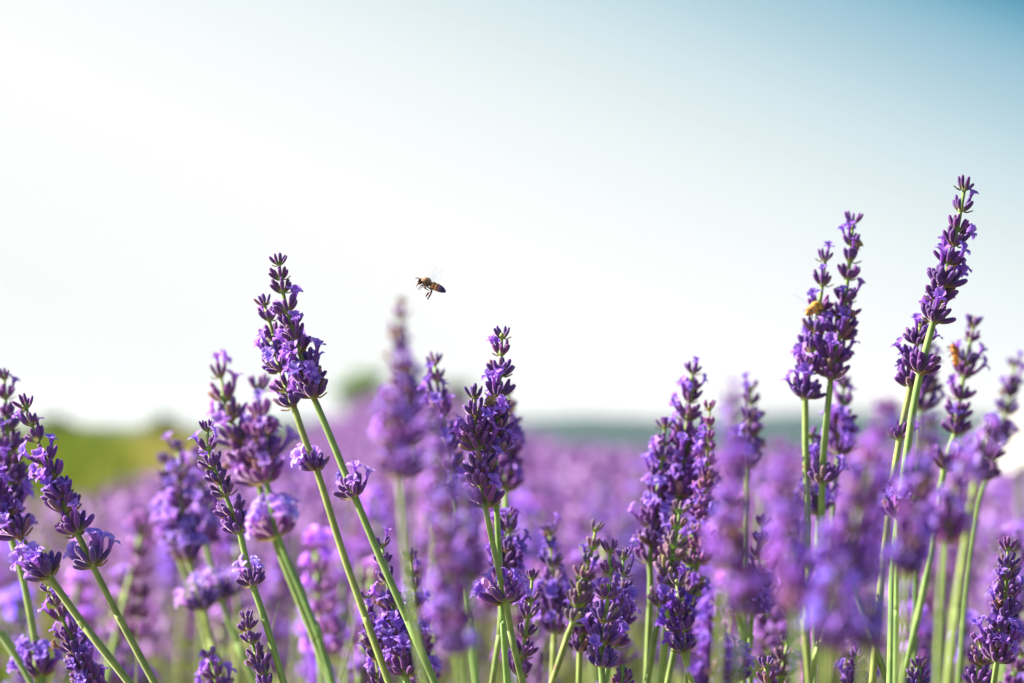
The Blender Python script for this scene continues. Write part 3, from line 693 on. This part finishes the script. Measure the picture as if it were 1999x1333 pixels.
# ground sheet
xs = [s_ * v for s_, v in [(-1, q) for q in (3000, 1200, 500, 200, 90, 45, 25, 16, 11, 8, 6, 4.5, 3.5, 2.6, 1.9, 1.3, .8, .4)]] + [0] + [.4, .8, 1.3, 1.9, 2.6, 3.5, 4.5, 6, 8, 11, 16, 25, 45, 90, 200, 500, 1200, 3000]
ysl = [-3000, -500, -50, -10, -3, 0, .5, 1, 1.5, 2, 2.6, 3.3, 4, 5, 6, 7, 8, 9.5, 11, 13, 15, 17, 20, 24, 30, 40, 60, 90, 150, 250, 400, 700, 1200, 2500, 4000]
mb = MB(); vs = [(x, y, gz(x, y) if y > .5 else 0) for y in ysl for x in xs]; nx = len(xs)
fs = [(j * nx + i, j * nx + i + 1, (j + 1) * nx + i + 1, (j + 1) * nx + i) for j in range(len(ysl) - 1) for i in range(nx - 1)]
mb.add(vs, fs, M_SOIL); tag(link('ground', mb.mesh('ground')), kind='structure')

# hills on the horizon
def ridge(name, dist, top, seed, depth=260):
    mb = MB(); vs = []; nx_ = 240
    for j, (f, dz) in enumerate([(0, 0), (.3, .6), (.7, .93), (1, 1), (1.5, .7), (2.2, 0)]):
        for i in range(nx_):
            px = -3500 + 9000 * i / (nx_ - 1); y = dist + depth * f
            h = top(px) * K * dist + noise.noise(Vector((px * .02, seed, 0))) * K * dist * 5 + noise.noise(Vector((px * .09, seed, 5))) * K * dist * 2
            zt = CAMZ + h; vs.append(((px - 999.5) * K * y, y, -8 + (zt + 8) * dz))
    fs = [(j * nx_ + i, j * nx_ + i + 1, (j + 1) * nx_ + i + 1, (j + 1) * nx_ + i) for j in range(5) for i in range(nx_ - 1)]
    mb.add(vs, fs, M_HILL); tag(link(name, mb.mesh(name)), kind='structure')
G = lambda px, c, w_: math.exp(-((px - c) / w_) ** 2)
ridge('hills', 420, lambda px: (3 if px < 500 else 23) + 8 * G(px, 1150, 110) + 12 * G(px, 1540, 120) + 20 * G(px, 1750, 200) + 5 * G(px, 100, 60) + 6 * G(px, 2300, 300), 3)

# one low-poly spike template set for the field mass
def field_spike(mb, base, h, lean, s, rr, n=9, det=2):
    """green stem and a column of bud and petal flakes"""
    tip = base + Vector((lean[0], lean[1], h)); sl = rr.uniform(.05, .085) * s
    ax = (tip - base).normalized(); b0 = tip - ax * sl
    x, y, z = frame(ax)
    r = .0013 * s; fs = [(0, 1, 4, 3), (1, 2, 5, 4), (2, 0, 3, 5)]; 
    tr = [(math.cos(a), math.sin(a)) for a in (0, 2.1, 4.2)]
    mid = base.lerp(b0, .5) + Vector((lean[0] * -.1, 0, 0))
    tt = rr.random()
    mb.add([base + (x * c + y * q) * r for c, q in tr] + [mid + (x * c + y * q) * r for c, q in tr], fs, M_FSTEM, None, tt)
    mb.add([mid + (x * c + y * q) * r for c, q in tr] + [b0 + (x * c + y * q) * r for c, q in tr], fs, M_FSTEM, None, tt)
    pale = min(1, max(0, .5 + .9 * noise.noise(Vector((base.x * 3, base.y * 1.5, 1))) + rr.gauss(0, .3)))
    for k in range(n):
        f = k / (n - 1); c = b0 + ax * (sl * f); wr = (.0068 - .003 * f) * s
        for q in range(det + 1):
            a = rr.random() * 6.28; o = (x * math.cos(a) + y * math.sin(a))
            e = c + o * wr + ax * .006 * s; sd_ = z.cross(o) * .0026 * s
            mb.add([c - ax * .001, c + sd_ * .6 + o * wr * .4, e + sd_, e - sd_, c - sd_ * .6 + o * wr * .4], [(0, 1, 2, 3, 4)], M_FPET, None,
                   min(1, max(0, rr.gauss(.28 + .42 * pale, .22))))

# about 170 separately standing blurred stems between the sharp ones and the mass of the field
def mid_mesh(seed):
    rr = random.Random(seed); sb = MB(); fb = MB()
    H = .5; pts = [Vector((.0, 0, 0)), Vector((.012, 0, .2)), Vector((.01, .005, .4)), Vector((0, 0, H))]
    path = catmull(pts, 4); tube(sb, path, [1.4 * MM] * len(path), 6, M_STEM, None, rr.random())
    n = rr.choice([6, 7, 8]); sp_ = rr.uniform(8.5, 10.5) * MM
    for k in range(n):
        z0 = H - .006 - (n - 1 - k) * sp_ * 1.0 if k else H - .006 - (n - 1) * sp_ - 0
        f = 1 - k / (n - 1); kd = 'tip' if f == 0 else ('sparse' if f < .3 else ('mid' if f < .6 else 'full'))
        wmb, tips = make_whorl(kd, seed * 50 + k, lo=True); o = Vector((0, 0, z0)); sc = .85 + .22 * f
        fb.add([Vector(v) * sc + o for v in wmb.v], wmb.f, M_CAL, wmb.t, .5)
        bb = rr.uniform(.1, .45)
        for (tp, td, q) in tips:
            if rr.random() < bb: blossom_into(fb, tp * sc + o, td, Z, 1.0, rr.randrange(9999), lo=True)
    return sb.mesh('stem'), fb.mesh('flower_spike')
MIDM = [mid_mesh(s_) for s_ in range(6)]
rr = random.Random(5)
mid_lab = {0: ('blurred lavender in the field behind the leaning stems, left third of the picture', 'blurred field lavender at the left'),
           1: ('blurred lavender in the field behind the crossing pair, middle third of the picture', 'blurred field lavender in the middle'),
           2: ('blurred lavender in the field behind the tall stems, right third of the picture', 'blurred field lavender at the right')}
cnt = 0
while cnt < 214:
    d_ = 1.22 + 1.9 * rr.random() ** 1.0
    px = rr.uniform(-120, 2120)
    ztop = rr.gauss(.555, .028) - .03 * max(0, (1.6 - d_)) / .4
    py = HORIZ - (ztop - CAMZ) / (K * d_)
    if py < 880 + (1.7 - min(1.7, d_)) * 260: continue
    if px < 400 and py < 985: continue
    sm, fm = MIDM[rr.randrange(6)]
    X = (px - 999.5) * K * d_; root = link('lavender', None)
    s_ = rr.uniform(1.05, 1.3); lean_x = rr.gauss(0, .09); lean_y = rr.gauss(0, .08)
    root.location = (X - lean_x * .5, d_ - lean_y * .5, ztop - .5 * s_); root.scale = (s_, s_, s_)
    root.rotation_euler = (-lean_y, lean_x, rr.random() * 6.28)
    c = rr.uniform(.75, 1.9); wm = rr.random(); colr = (c * (1 + .4 * wm), c * (1 + .35 * wm), c * (1 - .15 * wm), 1)
    # lower the foot of the stem into the foliage
    link('stem', sm, root); link('flower_spike', fm, root, None, colr)
    lb, gp = mid_lab[0 if px < 666 else (1 if px < 1333 else 2)]
    tag(root, lb, 'lavender', gp); cnt += 1

rr = random.Random(21)
mb = MB()
def edge_px(d):   # left limit of the lavender: beyond it lies the green meadow
    return -2600 if d < 2.3 else float(np.interp(d, [2.3, 4.5, 9, 22], [130, 310, 450, 560]))
nsp = 0
for _ in range(9000):     # near part of the mass
    d_ = 1.9 + 7.1 * rr.random() ** .75
    px = rr.uniform(-700, 2700)
    if px < edge_px(d_) + rr.gauss(0, 110): continue
    x_ = (px - 999.5) * K * d_; g = gz(x_, d_)
    hump = .03 * math.sin(x_ * 3.1 + d_ * .9) + .025 * noise.noise(Vector((x_ * 1.3, d_ * 1.1, 0)))
    h = min(.605 - .008 * d_, rr.gauss(.515, .03) + hump)
    if px < 450: h = min(h, .60 - K * d_ * (125 - 75 * max(0, min(1, (px - 230) / 250))))
    if noise.noise(Vector((x_ * 2.2, d_ * 1.3, 7))) < -.18 and rr.random() < .8: continue
    field_spike(mb, Vector((x_, d_, g + .12)), h - .12, (rr.gauss(0, .05), rr.gauss(0, .05)), rr.uniform(1.2, 1.6) * (1 + .06 * d_), rr, n=8, det=2)
for _ in range(9000):     # far part: bigger flakes, all melted by the lens
    d_ = 8 + 16 * rr.random() ** .8
    px = rr.uniform(-900, 2900)
    if px < edge_px(d_) + rr.gauss(0, 110): continue
    x_ = (px - 999.5) * K * d_; g = gz(x_, d_)
    if noise.noise(Vector((x_ * .5, d_ * .25, 3))) < -.2 and rr.random() < .7: continue
    field_spike(mb, Vector((x_, d_, g + .15)), rr.gauss(.31, .03), (rr.gauss(0, .05), rr.gauss(0, .05)), 3.0, rr, n=7, det=1)
tag(link('lavender_field', mb.mesh('lavender_field')), 'mass of blurred purple lavender filling the field to the horizon', 'lavender field', kind='stuff')

# leafy undergrowth of the bushes
mb = MB()
for _ in range(15000):
    d_ = .45 + 8 * rr.random() ** 1.1; px = rr.uniform(-600, 2600)
    if px < edge_px(d_): continue
    x_ = (px - 999.5) * K * d_; z_ = gz(x_, d_) + rr.uniform(.02, .36) * (.8 + .2 * math.sin(x_ * 3 + 1))
    o = Vector((x_, d_, z_)); dr = Vector((rr.gauss(0, .6), rr.gauss(0, .6), rr.uniform(.3, 1))).normalized()
    x, y, z = frame(dr); ln = rr.uniform(.03, .07); wd = .003 * (1 + .5 * d_)
    mb.add([o, o + dr * ln * .5 + x * wd, o + dr * ln, o + dr * ln * .5 - x * wd], [(0, 1, 2, 3)], M_FOL, None, rr.random())
tag(link('lavender_foliage', mb.mesh('lavender_foliage')), 'grey-green narrow leaves at the foot of the lavender', 'foliage', kind='stuff')

# meadow at the left
mb = MB()
for _ in range(9000):
    d_ = 3.2 + 90 * rr.random() ** 2
    e = edge_px(d_); px = rr.uniform(-1500, e + 60)
    x_ = (px - 999.5) * K * d_; g = gz(x_, d_); s_ = 1 + d_ * .12
    hh = rr.uniform(.40, .54) + (.012 * max(0, d_ - 6) if d_ < 40 else .41) + (.12 * G(px, 120, 160) if d_ > 15 else 0)
    o = Vector((x_, d_, g)); tintv = min(1, max(0, rr.gauss(.45 + .6 * G(px, 330, 90), .2)))
    for q in range(3):
        dr = Vector((rr.gauss(0, .25), rr.gauss(0, .25), 1)).normalized(); x, y, z = frame(dr, Vector((rr.random() - .5, -1, 0)))
        wd = .006 * s_
        mb.add([o - x * wd, o + x * wd, o + dr * hh * .7 + x * wd, o + dr * hh, o + dr * hh * .7 - x * wd], [(0, 1, 2, 3, 4)], M_GRASS, None, tintv)
tag(link('meadow_grass', mb.mesh('meadow_grass')), 'bright yellow-green meadow blurred beyond the lavender at the left', 'meadow', kind='stuff')

# trees beyond the field
def tree(label, px, py_top, d_, width_px, height_px, seed, color=(1, 1, 1, 1), name='tree', group=None):
    rr = random.Random(seed); k = K * d_
    x_ = (px - 999.5) * k; top = CAMZ + (HORIZ - py_top) * k; w_ = width_px * k * .5; h_ = height_px * k
    g = gz(x_, d_); root = link(name, None); root.location = (x_, d_, g); tag(root, label, 'tree', group)
    o = Vector((x_, d_, g)); tb = MB(); cb = MB()
    cz = top - h_ * .5 - g
    tube(tb, catmull([Vector((0, 0, -.1)), Vector((w_ * .05, 0, cz * .5)), Vector((0, 0, cz + h_ * .2))], 5), [w_ * .13 * (1 - .07 * i) for i in range(11)], 9, M_BARK)
    for q in range(7):
        a = rr.random() * 6.28; s0 = cz - h_ * .35 + rr.random() * h_ * .3
        e = Vector((math.cos(a) * w_ * .7, math.sin(a) * w_ * .7, cz + rr.uniform(-.1, .35) * h_))
        tube(tb, catmull([Vector((0, 0, s0)), Vector((e.x * .4, e.y * .4, s0 + (e.z - s0) * .5)), e], 4), [w_ * .05 * (1 - .1 * i) for i in range(9)], 6, M_BARK)
    link('trunk', tb.mesh('trunk'), root)
    cl = []
    for q in range(26):
        u = Vector((rr.gauss(0, 1), rr.gauss(0, 1), rr.gauss(0, 1))).normalized() * rr.uniform(.25, .85)
        cl.append((Vector((u.x * w_, u.y * w_, cz + u.z * h_ * .5)), rr.uniform(.2, .38), rr.random()))
    for c, r_, tn in cl:
        for q in range(110):
            u = Vector((rr.gauss(0, 1), rr.gauss(0, 1), rr.gauss(0, 1))).normalized() * r_ * w_ * rr.uniform(.5, 1)
            p = c + u; n_ = (u.normalized() + Vector((rr.gauss(0, .6), rr.gauss(0, .6), rr.gauss(0, .6)))).normalized(); x, y, z = frame(n_)
            s_ = w_ * .11 * rr.uniform(.7, 1.3)
            cb.add([p - y * s_, p + x * s_ * .6, p + y * s_, p - x * s_ * .6], [(0, 1, 2, 3)], M_LEAF, None, min(1, max(0, tn * .6 + rr.random() * .4)))
    link('crown', cb.mesh('crown'), root, None, color)
tree('round bright green tree on the horizon left of the strongly blurred tall spike', 714, 712, 90, 112, 110, 1, (1.5, 1.35, .8, 1))
tree('low brownish green bush-like tree beyond the field, just right of the soft knobbly spike', 888, 734, 90, 78, 74, 2, (.8, .62, .7, 1))
tree('dark bluish green tree crown on the horizon at the far left', 118, 811, 160, 90, 46, 3, (.5, .6, .8, 1))
tree('small dark tree crown on the horizon left of the leaning cluster', 318, 817, 160, 100, 36, 4, (.6, .65, .6, 1))

# ------------------------------------------------------------------ white blossom at the right edge
def white_flower():
    d_ = 2.2; c = P(1992, 862, d_); root = link('white_flower', None); g = Vector((c.x - .02, c.y, 0)); root.location = g
    tag(root, 'overexposed round white blossom at the right edge, out of focus behind the lavender', 'flower')
    sb = MB(); path = catmull([c - g, (c - g) * .6 + Vector((.01, 0, 0)), (c - g) * .3, Vector((0, 0, 0))], 5)
    tube(sb, path, [.003] * len(path), 7, M_STEM); link('stem', sb.mesh('stem'), root)
    fb = MB(); rr = random.Random(4); n = Vector((-.72, -.62, .32)).normalized(); ax_, ay_, az_ = frame(n)
    for ring, (cnt_, ln, wd, cup) in enumerate([(9, .036, .030, .15), (8, .028, .024, .45), (6, .018, .016, .9)]):
        for q in range(cnt_):
            a = 6.283 * (q + .5 * ring + rr.uniform(-.2, .2)) / cnt_; o_ = ax_ * math.cos(a) + ay_ * math.sin(a)
            yd = o_ * math.cos(cup) + n * math.sin(cup); zd = n * math.cos(cup) - o_ * math.sin(cup)
            petal(fb, (c - g) + n * (.002 + .001 * ring + .0004 * q) + o_ * .001, yd.cross(zd), yd, zd, ln * rr.uniform(.9, 1.1), wd, rr.uniform(.0, .25), rr.random(), M_WHITE, 5, 6, q + 40 * ring)
    link('petals', fb.mesh('petals'), root)
white_flower()

# ------------------------------------------------------------------ haze: one box of even air round everything but the sky
m, t, N_, L_ = mat('haze'); o_ = N_('ShaderNodeOutputMaterial'); pv = N_('ShaderNodeVolumePrincipled')
pv.inputs['Color'].default_value = (.93, .97, 1, 1); pv.inputs['Density'].default_value = 0.00012; pv.inputs['Anisotropy'].default_value = 0.3
L_(pv.outputs[0], o_.inputs['Volume'])
mb = MB(); X, Y0, Y1, Z0, Z1 = 3100, -3100, 4100, -9.5, 14
mb.add([(-X, Y0, Z0), (X, Y0, Z0), (X, Y1, Z0), (-X, Y1, Z0), (-X, Y0, Z1), (X, Y0, Z1), (X, Y1, Z1), (-X, Y1, Z1)],
       [(3, 2, 1, 0), (4, 5, 6, 7), (0, 1, 5, 4), (1, 2, 6, 5), (2, 3, 7, 6), (3, 0, 4, 7)], m)
tag(link('haze', mb.mesh('haze')), 'thin even haze in the air over the field', 'haze', kind='stuff')
